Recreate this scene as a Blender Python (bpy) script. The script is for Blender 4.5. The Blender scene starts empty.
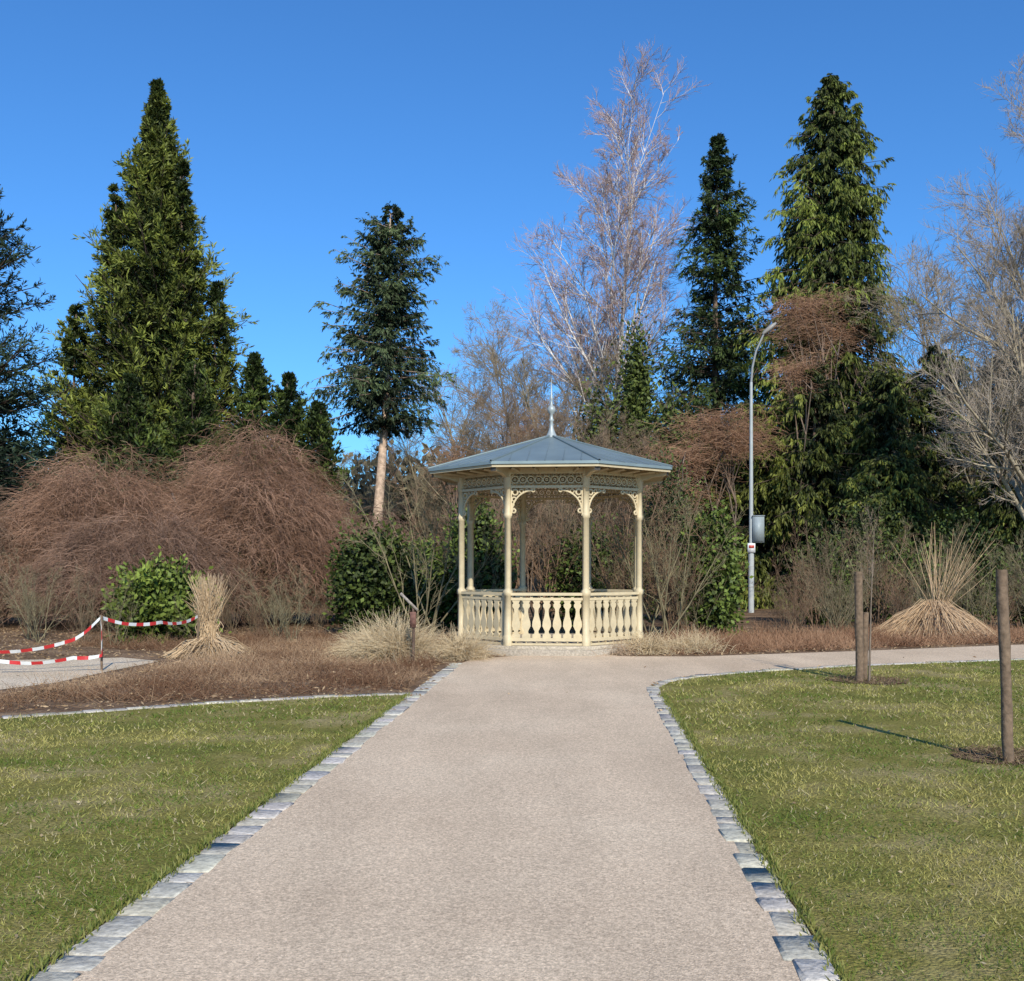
import bpy, math, time
import numpy as np
from mathutils import Vector
rng=np.random.default_rng(11)
S=bpy.context.scene
# ---------------------------------------------------------------- helpers
def nrm(a): return a/np.maximum(np.linalg.norm(a,axis=-1,keepdims=True),1e-9)
class MB:
    def __init__(s): s.v=[];s.c=[];s.l=[];s.t=[];s.m=[];s.n=0
    def add(s,v,f,c,mi=0):
        v=np.asarray(v,float).reshape(-1,3); f=np.asarray(f,int)
        c=np.broadcast_to(np.asarray(c,float),(len(v),3))
        s.v.append(v);s.c.append(c);s.l.append((f+s.n).ravel());s.t.append(np.full(len(f),f.shape[1]))
        s.m.append(np.full(len(f),mi)); s.n+=len(v)
    def merge(s,o,x,y,rz,sx,sz,tint=1.):
        v=np.concatenate(o.v);c,sn=math.cos(rz),math.sin(rz)
        w=np.stack([(v[:,0]*c-v[:,1]*sn)*sx+x,(v[:,0]*sn+v[:,1]*c)*sx+y,v[:,2]*sz],1)
        s.v.append(w);s.c.append(np.concatenate(o.c)*tint);s.l.append(np.concatenate(o.l)+s.n);s.t.append(np.concatenate(o.t));s.m.append(np.concatenate(o.m));s.n+=len(w)
    def data(s,name,mats,smooth=False):
        v=np.concatenate(s.v);l=np.concatenate(s.l);t=np.concatenate(s.t);c=np.concatenate(s.c);mi=np.concatenate(s.m)
        me=bpy.data.meshes.new(name)
        me.vertices.add(len(v));me.vertices.foreach_set('co',v.astype(np.float32).ravel())
        me.loops.add(len(l));me.loops.foreach_set('vertex_index',l.astype(np.int32))
        me.polygons.add(len(t));st=np.concatenate([[0],np.cumsum(t)[:-1]])
        me.polygons.foreach_set('loop_start',st.astype(np.int32));me.polygons.foreach_set('loop_total',t.astype(np.int32))
        me.polygons.foreach_set('material_index',mi.astype(np.int32))
        if smooth: me.polygons.foreach_set('use_smooth',np.ones(len(t),bool))
        me.update(calc_edges=True)
        a=me.attributes.new('col','FLOAT_COLOR','POINT')
        a.data.foreach_set('color',np.concatenate([np.clip(c,0,1),np.ones((len(c),1))],1).astype(np.float32).ravel())
        for m in mats: me.materials.append(m)
        return me
    def obj(s,name,mats,smooth=False,parent=None,loc=(0,0,0)):
        return link(name,s.data(name,mats,smooth),parent,loc)
def link(name,me,parent=None,loc=(0,0,0),rz=0,sc=(1,1,1)):
    o=bpy.data.objects.new(name,me);S.collection.objects.link(o)
    o.location=loc;o.rotation_euler=(0,0,rz);o.scale=sc
    if parent: o.parent=parent
    return o
def empty(name,loc=(0,0,0),rz=0):
    o=bpy.data.objects.new(name,None);S.collection.objects.link(o);o.location=loc;o.rotation_euler=(0,0,rz);return o
def tube(mb,pts,rad,sides,col,mi=0):
    N,K,_=pts.shape
    t=nrm(pts[:,-1]-pts[:,0]); ref=np.where(np.abs(t[:,2:3])>.8,np.array([[1.,0,0]]),np.array([[0,0,1.]]))
    u=nrm(np.cross(t,ref));w=np.cross(t,u)
    th=np.arange(sides)*2*math.pi/sides
    off=np.cos(th)[None,:,None]*u[:,None]+np.sin(th)[None,:,None]*w[:,None]
    v=pts[:,:,None]+rad[:,:,None,None]*off[:,None]
    base=(np.arange(N)*K*sides)[:,None,None]; k=np.arange(K-1)[None,:,None]; s_=np.arange(sides)[None,None]
    s2=(s_+1)%sides
    a=base+k*sides+s_;b=base+k*sides+s2;c=base+(k+1)*sides+s2;d=base+(k+1)*sides+s_
    f=np.stack([a,b,c,d],-1).reshape(-1,4)
    col=np.asarray(col,float)
    if col.ndim==2: col=np.repeat(col,K*sides,0)
    mb.add(v,f,col,mi)
def branch(st,d,L,r,nseg,wander,trop,taper=.3,wob=0):
    N=len(st);p=np.zeros((N,nseg+1,3));p[:,0]=st;d=nrm(d)
    for i in range(nseg):
        d=nrm(d+rng.normal(0,wander,(N,3))+np.array([0,0,trop]))
        p[:,i+1]=p[:,i]+d*(L/nseg)[:,None]
    tt=np.linspace(0,1,nseg+1)[None]
    return p,r[:,None]*(1-(1-taper)*tt)
def spawn(p,rr,L,n,t0,t1,ang,aj,lr,rr_,flat=0,falloff=.5):
    N,K,_=p.shape;t=t0+(t1-t0)*rng.random((N,n));x=t*(K-1)-1e-6;x=np.maximum(x,0);i=x.astype(int);f=(x-i)[...,None]
    I=np.arange(N)[:,None];a=p[I,i];b=p[I,i+1];pos=a+(b-a)*f;pd=nrm(b-a)
    rv=rng.normal(size=(N,n,3));rv[...,2]*=(1-flat)
    u=nrm(rv-(rv*pd).sum(-1,keepdims=True)*pd)
    A=ang+rng.normal(0,aj,(N,n,1))
    d=np.cos(A)*pd+np.sin(A)*u
    r=(rr[I,i]*(1-f[...,0])+rr[I,i+1]*f[...,0])*rr_
    Ls=L[:,None]*lr*(1-falloff*t)*rng.uniform(.65,1.2,(N,n))
    par=np.repeat(np.arange(N),n)
    return pos.reshape(-1,3),d.reshape(-1,3),Ls.ravel(),r.ravel(),par
def leaves(mb,pos,d,L,W,col,mi=1,face=None):
    N=len(pos);d=nrm(d);rv=rng.normal(size=(N,3)) if face is None else face+rng.normal(0,.45,(N,3))
    s=nrm(np.cross(d,rv))
    L=np.broadcast_to(L,(N,))[:,None];W=np.broadcast_to(W,(N,))[:,None]
    v=np.stack([pos,pos+d*L*.5+s*W*.5,pos+d*L,pos+d*L*.5-s*W*.5],1)
    f=np.arange(N*4).reshape(N,4)
    col=np.asarray(col,float)
    if col.ndim==2: col=np.repeat(col,4,0)
    mb.add(v,f,col,mi)
def vnoise(p,s=1.,seed=0):
    r=np.random.default_rng(seed);o=0
    for i in range(5):
        k=r.normal(size=3)*s*(1+i*.5);o=o+np.sin(p@k+r.random()*6.28)
    return o/5
def C(a,b,t): t=np.asarray(t)[:,None];return np.asarray(a)*(1-t)+np.asarray(b)*t
# ---------------------------------------------------------------- materials
def newmat(name):
    m=bpy.data.materials.new(name);m.use_nodes=True;nt=m.node_tree;nt.nodes.clear()
    o=nt.nodes.new('ShaderNodeOutputMaterial');b=nt.nodes.new('ShaderNodeBsdfPrincipled');nt.links.new(b.outputs[0],o.inputs[0])
    return m,nt,b,o
def mat_attr(name,rough=.7,transl=0,nscale=0,namt=.3,bump=0,metal=0,spec=.3):
    m,nt,b,o=newmat(name);N=nt.nodes.new;Lk=nt.links.new
    a=N('ShaderNodeAttribute');a.attribute_name='col';src=a.outputs['Color']
    b.inputs['Roughness'].default_value=rough;b.inputs['Metallic'].default_value=metal;b.inputs['Specular IOR Level'].default_value=spec
    if nscale:
        tc=N('ShaderNodeTexCoord');n=N('ShaderNodeTexNoise');n.inputs['Scale'].default_value=nscale;n.inputs['Detail'].default_value=6
        Lk(tc.outputs['Object'],n.inputs['Vector'])
        mr=N('ShaderNodeMapRange');mr.inputs[1].default_value=.3;mr.inputs[2].default_value=.7;mr.inputs[3].default_value=1-namt;mr.inputs[4].default_value=1+namt
        Lk(n.outputs[0],mr.inputs[0])
        mx=N('ShaderNodeVectorMath');mx.operation='SCALE';Lk(src,mx.inputs[0]);Lk(mr.outputs[0],mx.inputs['Scale']);src=mx.outputs[0]
        if bump:
            bp=N('ShaderNodeBump');bp.inputs['Strength'].default_value=bump;bp.inputs['Distance'].default_value=.02;Lk(n.outputs[0],bp.inputs['Height']);Lk(bp.outputs[0],b.inputs['Normal'])
    Lk(src,b.inputs['Base Color'])
    if transl:
        t=N('ShaderNodeBsdfTranslucent');Lk(src,t.inputs[0]);x=N('ShaderNodeMixShader');x.inputs[0].default_value=transl
        Lk(b.outputs[0],x.inputs[1]);Lk(t.outputs[0],x.inputs[2]);Lk(x.outputs[0],o.inputs[0])
    return m
def mat_diff(name):
    m=bpy.data.materials.new(name);m.use_nodes=True;nt=m.node_tree;nt.nodes.clear()
    o=nt.nodes.new('ShaderNodeOutputMaterial');b=nt.nodes.new('ShaderNodeBsdfDiffuse');a=nt.nodes.new('ShaderNodeAttribute');a.attribute_name='col'
    nt.links.new(a.outputs['Color'],b.inputs[0]);nt.links.new(b.outputs[0],o.inputs[0]);return m
def mat_ground(name,stops,scales,bump,bscale,rough=.9,fine=.38,cell=.2,extra=None):
    m,nt,b,o=newmat(name);N=nt.nodes.new;Lk=nt.links.new
    tc=N('ShaderNodeTexCoord')
    n1=N('ShaderNodeTexNoise');n1.inputs['Scale'].default_value=scales[0];n1.inputs['Detail'].default_value=8;n1.inputs['Roughness'].default_value=.6
    Lk(tc.outputs['Object'],n1.inputs['Vector'])
    cr=N('ShaderNodeValToRGB');cr.color_ramp.elements[0].position=.3;cr.color_ramp.elements[0].color=(*stops[0],1)
    cr.color_ramp.elements[1].position=.7;cr.color_ramp.elements[1].color=(*stops[2],1)
    e=cr.color_ramp.elements.new(.5);e.color=(*stops[1],1);Lk(n1.outputs[0],cr.inputs[0])
    n2=N('ShaderNodeTexNoise');n2.inputs['Scale'].default_value=scales[1];n2.inputs['Detail'].default_value=4;Lk(tc.outputs['Object'],n2.inputs['Vector'])
    mr=N('ShaderNodeMapRange');mr.inputs[1].default_value=.3;mr.inputs[2].default_value=.7;mr.inputs[3].default_value=1-fine;mr.inputs[4].default_value=1+fine;Lk(n2.outputs[0],mr.inputs[0])
    mx=N('ShaderNodeVectorMath');mx.operation='SCALE';Lk(cr.outputs[0],mx.inputs[0]);Lk(mr.outputs[0],mx.inputs['Scale'])
    v=N('ShaderNodeTexVoronoi');v.inputs['Scale'].default_value=scales[2];Lk(tc.outputs['Object'],v.inputs['Vector'])
    sx=N('ShaderNodeSeparateColor');Lk(v.outputs['Color'],sx.inputs[0])
    mr2=N('ShaderNodeMapRange');mr2.inputs[3].default_value=1-cell;mr2.inputs[4].default_value=1+cell;Lk(sx.outputs[0],mr2.inputs[0])
    mx2=N('ShaderNodeVectorMath');mx2.operation='SCALE';Lk(mx.outputs[0],mx2.inputs[0]);Lk(mr2.outputs[0],mx2.inputs['Scale'])
    out=mx2.outputs[0]
    if extra:
        mp=N('ShaderNodeMapping');mp.inputs['Scale'].default_value=(1.6,.35,1);Lk(tc.outputs['Object'],mp.inputs[0])
        n4=N('ShaderNodeTexNoise');n4.inputs['Scale'].default_value=1.2;n4.inputs['Detail'].default_value=6;Lk(mp.outputs[0],n4.inputs['Vector'])
        m4=N('ShaderNodeMapRange');m4.inputs[1].default_value=.35;m4.inputs[2].default_value=.65;m4.inputs[3].default_value=1-extra;m4.inputs[4].default_value=1+extra*.6;Lk(n4.outputs[0],m4.inputs[0])
        mx3=N('ShaderNodeVectorMath');mx3.operation='SCALE';Lk(out,mx3.inputs[0]);Lk(m4.outputs[0],mx3.inputs['Scale']);out=mx3.outputs[0]
    Lk(out,b.inputs['Base Color']);b.inputs['Roughness'].default_value=rough;b.inputs['Specular IOR Level'].default_value=.1
    n3=N('ShaderNodeTexNoise');n3.inputs['Scale'].default_value=bscale;n3.inputs['Detail'].default_value=5;Lk(tc.outputs['Object'],n3.inputs['Vector'])
    bp=N('ShaderNodeBump');bp.inputs['Strength'].default_value=bump;bp.inputs['Distance'].default_value=.02;Lk(n3.outputs[0],bp.inputs['Height']);Lk(bp.outputs[0],b.inputs['Normal'])
    return m
M_leaf=mat_attr('foliage',.6,.12)
M_twig=mat_diff('twigs')
M_bark=mat_attr('bark',.9,0,6,.35,.6)
M_dry=mat_diff('dry_grass')
M_lawnb=mat_attr('grass_blades',.6,.3)
M_stone=mat_attr('kerb_stone',.85,0,30,.3,.6)
M_paint=mat_attr('cream_paint',.5,0,9,.08,.05)
M_metal=mat_attr('zinc_roof',.45,0,2.2,.12,.0,.2,.4)
M_grey=mat_attr('painted_metal',.45,0,5,.08)
M_wood=mat_attr('weathered_wood',.85,0,18,.35,.6)
M_tape=mat_attr('barrier_tape_plastic',.35,.2)
M_soil=mat_ground('soil_and_litter',[(.10,.062,.036),(.19,.12,.072),(.31,.21,.13)],(1.3,22,60),1,40)
M_lawn=mat_ground('lawn_turf',[(.12,.13,.025),(.22,.19,.05),(.36,.28,.14)],(.9,35,120),1,60)
M_path=mat_ground('path_gravel',[(.56,.42,.29),(.63,.48,.335),(.70,.545,.385)],(.45,55,130),.4,110,.9,.24,.24,.08)
M_sand=mat_ground('sand',[(.56,.45,.31),(.65,.52,.37),(.71,.58,.43)],(1,40,90),1,60)
M_mulch=mat_ground('mulch',[(.05,.03,.018),(.10,.065,.04),(.2,.14,.09)],(5,40,70),1,50)
M_hill=mat_ground('wooded_hill',[(.035,.04,.02),(.07,.06,.04),(.11,.085,.065)],(.06,.5,1),1,.4)
# ---------------------------------------------------------------- ground
def poly_obj(name,pts,z,mat):
    me=bpy.data.meshes.new(name);me.from_pydata([(x,y,z) for x,y in pts],[],[list(range(len(pts)))]);me.materials.append(mat)
    return link(name,me)
poly_obj('ground',[(-600,-300),(600,-300),(600,900),(-600,900)],0,M_soil)
k=.0657
def lx(y): return -1.87+k*(y-4.05)
def rx(y): return 1.27+k*(y-4.05)
bedk=[(lx(13.15)+.05,13.2),(-2.2,12.95),(-3.6,12.25),(-5.4,11.1),(-8,9.9),(-12,8.4),(-20,6)]
lawnL=[(lx(-4),-4),(lx(13.1),13.1)]+[(x,y-.1) for x,y in bedk[1:]]+[(-20,-4)]
rk=[(rx(-4),-4),(rx(4),4),(rx(9),9),(rx(13.0),13.0),(1.93,13.8),(2.2,14.5),(2.75,15.15),(3.6,15.75),(5.5,16.75),(8.8,17.9),(14,19.4),(26,22)]
lawnR=rk+[(26,-4)]
poly_obj('lawn',lawnL,.004,M_lawn);poly_obj('lawn',lawnR,.004,M_lawn)
pathp=[(lx(-4)+.15,-4),(lx(17.1)+.15,17.1),(-.72,17.7),(-.35,18.3),(.3,18.75),(1.6,18.8),(2.1,18.5),(3.3,18.5),(6.3,19.6),(10.4,21.3),(16,23),(26,25.5)]+[(x-.12 if i<7 else x-.03,y+(.1 if i>5 else 0)) for i,(x,y) in list(enumerate(rk))[::-1]]
poly_obj('gravel_path',pathp,.008,M_path)
sandp=[(-6.9,12.9),(-6.25,14.3),(-6.1,16),(-5.9,17.6),(-6.8,18.3),(-9,17.6),(-14,16.5),(-14,13.2),(-9,12.6)]
poly_obj('sandy_path',sandp,.006,M_sand)
def kerb(name,line,w,side):
    mb=MB();P=[np.array(p,float) for p in line];
    for a,b in zip(P[:-1],P[1:]):
        L=np.linalg.norm(b-a);d=(b-a)/L;n=np.array([-d[1],d[0]]);s=0
        while s<L-.05:
            l=min(rng.uniform(.15,.34),L-s);l2=l-.010
            c=a+d*(s+l/2)+n*side*(w/2+rng.normal(0,.006));ww=w*rng.uniform(.84,1.02);h=.014+rng.normal(0,.003);an=rng.normal(0,.03)
            dd=d*math.cos(an)+n*math.sin(an);nn=np.array([-dd[1],dd[0]])
            vs=[]
            for z,ins in ((-.05,0),(h-.006,0),(h,.010)):
                for su,sv in ((-1,-1),(1,-1),(1,1),(-1,1)):
                    p=c+dd*su*(l2/2-ins)+nn*sv*(ww/2-ins)+rng.normal(0,.005,2);vs.append([p[0],p[1],z+rng.normal(0,.0008)])
            f=[[0,1,5,4],[1,2,6,5],[2,3,7,6],[3,0,4,7],[4,5,9,8],[5,6,10,9],[6,7,11,10],[7,4,8,11],[8,9,10,11]]
            g=rng.uniform(.38,.56);mb.add(vs,f,(g,g*rng.uniform(.88,.93),g*rng.uniform(.68,.80)));s+=l
    return mb.obj(name,[M_stone])
kerb('stone_kerb',[(lx(-3),-3),(lx(17.2),17.2)],.2,-1)
kerb('stone_kerb',rk,.17,1)
kerb('stone_kerb',bedk,.17,1)
def pip(p,poly):
    x,y=p[:,0],p[:,1];ins=np.zeros(len(p),bool);n=len(poly)
    for i in range(n):
        x1,y1=poly[i];x2,y2=poly[(i+1)%n]
        if y1==y2: continue
        c=((y1>y)!=(y2>y))&(x<(x2-x1)*(y-y1)/(y2-y1)+x1);ins^=c
    return ins
def grass(name,poly,x0,x1,seed):
    mb=MB()
    for (y0,y1,dens,h,w) in ((2.2,6,3200,.024,.006),(6,10,1400,.028,.009),(10,19,540,.034,.014)):
        n=int((x1-x0)*(y1-y0)*dens);p=np.stack([rng.uniform(x0,x1,n),rng.uniform(y0,y1,n),np.full(n,.003)],1)
        p=p[(np.abs(p[:,0])<p[:,1]*.5+1.6)];p=p[pip(p,poly)];n=len(p)
        den=vnoise(p,1.6,3)+.8*vnoise(p,5,4)+.5*vnoise(p,13,14)
        p=p[(den+rng.normal(0,.3,n))>-.38];n=len(p)
        q=1.2*vnoise(p,.7,seed)+.9*vnoise(p,3.1,seed+1)+.7*vnoise(p,11,seed+2)+rng.normal(0,.3,n);q=np.clip(q*.75+.45,0,1)
        col=C((.13,.185,.025),(.45,.39,.12),q)*rng.uniform(.7,1.3,(n,1))
        dry=rng.random(n)<.10;col[dry]=(.52,.43,.24)
        hh=h*rng.uniform(.4,1.35,n)*(1+.4*vnoise(p,2.5,9));a=rng.uniform(0,6.28,n);b=np.stack([np.cos(a),np.sin(a),np.zeros(n)],1)*(w*.5)
        ln=np.stack([rng.normal(0,.9,n)*hh,rng.normal(0,.9,n)*hh,hh],1)
        v=np.stack([p-b,p+b,p+ln],1);mb.add(v,np.arange(n*3).reshape(n,3),np.repeat(col,3,0))
    n=1600;p=np.stack([rng.uniform(x0,x1,n),2.5+15*rng.random(n),np.full(n,.02)],1);p=p[pip(p,poly)];n=len(p);d=rng.normal(0,1,(n,3));d[:,2]*=.3
    leaves(mb,p,d,rng.uniform(.012,.04,n),.018,C((.55,.45,.28),(.30,.2,.11),rng.random(n)),0)
    return mb.obj(name,[M_lawnb])
grass('lawn_grass',lawnL,-13,-1,5);grass('lawn_grass',lawnR,1,15,8)
mb=MB();n=9000;y=rng.uniform(3,17,n);sd=rng.random(n)<.5
x=np.where(sd,lx(y)-rng.random(n)*.04+rng.random(n)**3*.06,np.minimum(rx(y),rx(13.))+rng.random(n)*.04-rng.random(n)**3*.06)
p=np.stack([x,y,np.full(n,.004)],1);kp=(y<13);p=p[kp];n=len(p);d=rng.normal(0,.5,(n,3));d[:,2]=1
leaves(mb,p,d,rng.uniform(.025,.06,n),.009,C((.10,.14,.02),(.30,.28,.08),rng.random(n)),0);mb.obj('kerb_edge_grass',[M_lawnb])
mb=MB();n=16000;y=3+14*rng.random(n)**1.4;u=rng.random(n);u=np.where(rng.random(n)<.6,u,np.where(u<.5,u**2,1-(1-u)**2));x=lx(y)+.2+(rx(y)-lx(y)-.38)*u
r=rng.uniform(.0015,.004,n)
o=np.array([[1,0,0],[0,1,0],[-1,0,0],[0,-1,0],[0,0,.9]]);v=np.stack([x,y,np.full(n,.0075)],1)[:,None]+o[None]*r[:,None,None]*rng.uniform(.6,1.3,(n,5,1))
f=np.array([[0,1,4],[1,2,4],[2,3,4],[3,0,4]]);f=(np.arange(n)*5)[:,None,None]+f[None]
mb.add(v,f.reshape(-1,3),np.repeat(C((.34,.25,.18),(.74,.60,.45),rng.random(n)),5,0));mb.obj('loose_gravel',[M_stone])
# ---------------------------------------------------------------- gazebo
GZ=empty('gazebo',(.77,20.5,0),math.radians(-5))
R=1.816;AP=R*math.cos(math.pi/8);SL=2*R*math.sin(math.pi/8)
cream=np.array((.56,.455,.285))
def fr(kf):
    a=math.radians(-90+45*kf);return np.array([math.cos(a),math.sin(a),0]),np.array([-math.sin(a),math.cos(a),0])
Z=np.array([0,0,1.])
def plate(mb,poly,kf,off,th,col):
    n,t=fr(kf);m=len(poly);P=np.array(poly,float)
    A=n*(off+th/2)+P[:,:1]*t+P[:,1:]*Z;B=n*(off-th/2)+P[:,:1]*t+P[:,1:]*Z
    mb.add(A,[list(range(m))],col)
    mb.add(B,[list(range(m))[::-1]],col)
    i=np.arange(m);j=(i+1)%m
    mb.add(np.concatenate([A,B]),np.stack([i,i+m,j+m,j],1),col)
def rect(mb,u0,u1,v0,v1,kf,off,th,col): plate(mb,[(u0,v0),(u1,v0),(u1,v1),(u0,v1)],kf,off,th,col)
def arc(mb,cu,cv,r0,r1,a0,a1,ns,kf,off,th,col):
    a=np.linspace(a0,a1,ns+1);n,t=fr(kf)
    o=np.stack([cu+r1*np.cos(a),cv+r1*np.sin(a)],1);i_=np.stack([cu+r0*np.cos(a),cv+r0*np.sin(a)],1)
    def W(P,s): return n*(off+s*th/2)+P[:,:1]*t+P[:,1:]*Z
    v=np.concatenate([W(o,1),W(i_,1),W(o,-1),W(i_,-1)]);m=ns+1;q=np.arange(ns)
    f=np.concatenate([np.stack([q,q+1,m+q+1,m+q],1),np.stack([2*m+q,3*m+q,3*m+q+1,2*m+q+1],1),np.stack([q,2*m+q,2*m+q+1,q+1],1),np.stack([m+q,m+q+1,3*m+q+1,3*m+q],1)])
    mb.add(v,f,col)
def ngonstack(mb,sec,sides,a0,c,col):
    a=a0+np.arange(sides)*2*math.pi/sides;v=[]
    for z,r in sec: v.append(np.stack([c[0]+r*np.cos(a),c[1]+r*np.sin(a),np.full(sides,z)],1))
    v=np.concatenate(v);f=[]
    for i in range(len(sec)-1):
        for j in range(sides): f.append([i*sides+j,i*sides+(j+1)%sides,(i+1)*sides+(j+1)%sides,(i+1)*sides+j])
    mb.add(v,f,col);m=(len(sec)-1)*sides
    mb.add(v,[list(range(m,m+sides))],col)
V0=math.radians(-90+22.5)
mb=MB();ngonstack(mb,[(-.05,2.05),(.10,2.05),(.11,2.03)],8,V0,(0,0),(.36,.30,.23));ngonstack(mb,[(.10,1.96),(.165,1.96),(.17,1.95)],8,V0,(0,0),(.42,.35,.26));mb.obj('plinth',[M_stone],parent=GZ)
mb=MB()
for i in range(8):
    a=V0+i*math.pi/4;c=(R*math.cos(a),R*math.sin(a));q=2**.5
    ngonstack(mb,[(.17,.07*q),(.34,.07*q),(.36,.056*q),(1.06,.056*q),(1.08,.07*q),(1.15,.07*q),(1.18,.047*q),(1.20,.047*q),(2.45,.047*q),(2.47,.06*q),(2.53,.06*q),(2.55,.05*q),(3.0,.05*q),(3.01,.06*q),(3.34,.06*q)],4,a+math.pi/4,c,cream)
mb.obj('posts',[M_paint],parent=GZ)
mb=MB();hs=SL/2-.05
for kf in range(8):
    if kf==4: continue
    rect(mb,-hs,hs,.25,.31,kf,AP,.06,cream);rect(mb,-hs,hs,1.07,1.12,kf,AP,.10,cream);rect(mb,-hs,hs,.985,1.03,kf,AP,.045,cream)
    rect(mb,-hs,hs,.175,.215,kf,AP,.05,cream*.95)
    nb=7
    for j in range(nb):
        u=-hs+(j+.5)*2*hs/nb;pr=[(.31,.074),(.37,.074),(.39,.038),(.43,.034),(.52,.078),(.60,.072),(.70,.042),(.78,.032),(.83,.038),(.87,.066),(.91,.066),(.93,.046),(.985,.076)]
        poly=[(u+w,z) for z,w in pr]+[(u-w,z) for z,w in pr[::-1]]
        plate(mb,poly,kf,AP,.028,cream*rng.uniform(.93,1.04))
        arc(mb,u,.233,.0,.016,0,2*math.pi,8,kf,AP,.02,cream)
    for j in range(nb+1): 
        u=-hs+j*2*hs/nb;arc(mb,u,1.03+.02,.012,.03,math.pi,2*math.pi,6,kf,AP,.02,cream)
mb.obj('balustrade',[M_paint],parent=GZ)
mb=MB()
for kf in range(8):
    rect(mb,-hs,hs,3.0,3.045,kf,AP,.07,cream);rect(mb,-hs,hs,3.255,3.36,kf,AP,.10,cream)
    nr=9
    for j in range(nr):
        u=-hs+(j+.5)*2*hs/nr
        arc(mb,u,3.15,.052,.076,0,2*math.pi,14,kf,AP,.022,cream);arc(mb,u,3.15,.012,.03,0,2*math.pi,8,kf,AP,.018,cream)
        for s in (-1,1):
            arc(mb,u+s*hs/nr,3.255,.035,.055,math.pi,2*math.pi,8,kf,AP,.026,cream);arc(mb,u+s*hs/nr,3.045,.03,.048,0,math.pi,8,kf,AP,.026,cream)
    for s in (-1,1):
        cu=s*(hs-.40);cv=3.0-.42
        a0,a1=(0,math.pi/2) if s>0 else (math.pi/2,math.pi)
        arc(mb,cu,cv,.365,.395,a0,a1,12,kf,AP,.035,cream)
        arc(mb,s*(hs-.075),2.925,.035,.065,0,2*math.pi,12,kf,AP,.022,cream)
        arc(mb,s*(hs-.19),2.945,.025,.047,0,2*math.pi,10,kf,AP,.022,cream)
        arc(mb,s*(hs-.055),2.80,.025,.05,0,2*math.pi,10,kf,AP,.022,cream)
        arc(mb,s*(hs-.285),2.967,.014,.03,0,2*math.pi,8,kf,AP,.022,cream)
        arc(mb,s*(hs-.035),2.70,.012,.032,0,2*math.pi,8,kf,AP,.022,cream)
        arc(mb,s*(hs-.05),2.59,.02,.05,0,2*math.pi,10,kf,AP,.03,cream)
        arc(mb,s*(hs-.40),2.96,.02,.042,0,2*math.pi,10,kf,AP,.03,cream)
        rect(mb,min(s*hs,s*(hs-.02)),max(s*hs,s*(hs-.02)),2.5,3.0,kf,AP,.04,cream)
mb.obj('frieze_and_brackets',[M_paint],parent=GZ)
mb=MB();RR=2.46;ze=3.43;za=4.13
zinc=np.array((.175,.22,.225))
for i in range(8):
    a=V0+i*math.pi/4;b=a+math.pi/4
    P=lambda ang,r,z: [r*math.cos(ang),r*math.sin(ang),z]
    g=zinc*rng.uniform(.95,1.05)
    mb.add([P(a,RR,ze),P(b,RR,ze),P(b,.05,za),P(a,.05,za)],[[0,1,2,3]],g)
    mb.add([P(a,RR,ze-.05),P(b,RR,ze-.05),P(b,RR,ze),P(a,RR,ze)],[[0,1,2,3]],zinc*1.25)
    tube(mb,np.array([[P(a,RR+.01,ze+.005),P(a,.05,za+.01)]]),np.full((1,2),.022),6,zinc*.9)
    n,t=fr(i);apr=RR*math.cos(math.pi/8);hl=RR*math.sin(math.pi/8)
    for u in np.linspace(-hl,hl,7)[1:-1]:
        s=1-abs(u)/hl
        p0=n*(apr)+t*u+Z*(ze+.004);p1=n*(apr*(1-s))+t*u+Z*(ze+(za-ze)*s+.004)
        tube(mb,np.array([[p0,p1]]),np.full((1,2),.009),4,zinc*1.02)
mb.obj('roof',[M_metal],parent=GZ)
mb=MB()
for i in range(8):
    a=V0+i*math.pi/4;b=a+math.pi/4
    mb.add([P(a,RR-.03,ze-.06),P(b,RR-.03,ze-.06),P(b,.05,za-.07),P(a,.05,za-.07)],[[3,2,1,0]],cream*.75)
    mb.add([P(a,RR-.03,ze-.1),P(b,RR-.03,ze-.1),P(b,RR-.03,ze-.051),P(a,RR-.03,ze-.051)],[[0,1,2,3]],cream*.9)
    d=np.array([math.cos(a),math.sin(a),0]);w=np.array([-d[1],d[0],0])*.04
    pr=[(1.7,3.2),(1.95,3.2),(2.1,3.25),(2.33,3.27),(2.37,3.30),(2.37,3.36),(1.7,3.44)]
    for s in (1,-1): mb.add([d*r+Z*z+w*s for r,z in pr],[list(range(7))[::s]],cream*.9)
    A=[d*r+Z*z+w for r,z in pr]+[d*r+Z*z-w for r,z in pr];mb.add(A,[[q,(q+1)%7,7+(q+1)%7,7+q] for q in range(7)],cream*.9)
    c=d*2.375+Z*3.31;mb.add([c+w*1.3-Z*.045,c-w*1.3-Z*.045,c-w*1.3+Z*.045,c+w*1.3+Z*.045],[[0,1,2,3]],(.06,.05,.04))
    for u in np.linspace(-.5,.5,4):
        n,t=fr(i);c0=n*(AP+.05)+t*u+Z*3.30;c1=n*(RR*math.cos(math.pi/8)-.1)+t*u*1.2+Z*3.33
        tube(mb,np.array([[c0,c1]]),np.full((1,2),.03),4,cream*.85)
mb.obj('eaves',[M_paint],parent=GZ)
mb=MB();ngonstack(mb,[(4.08,.13),(4.15,.10),(4.2,.075),(4.3,.04),(4.42,.034),(4.45,.055),(4.48,.034),(4.56,.03),(4.60,.07),(4.65,.085),(4.70,.07),(4.74,.028),(4.84,.02),(4.87,.035),(4.90,.02),(5.28,.004)],16,0,(0,0),(.36,.39,.38));mb.obj('finial',[M_metal],True,GZ)
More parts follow.
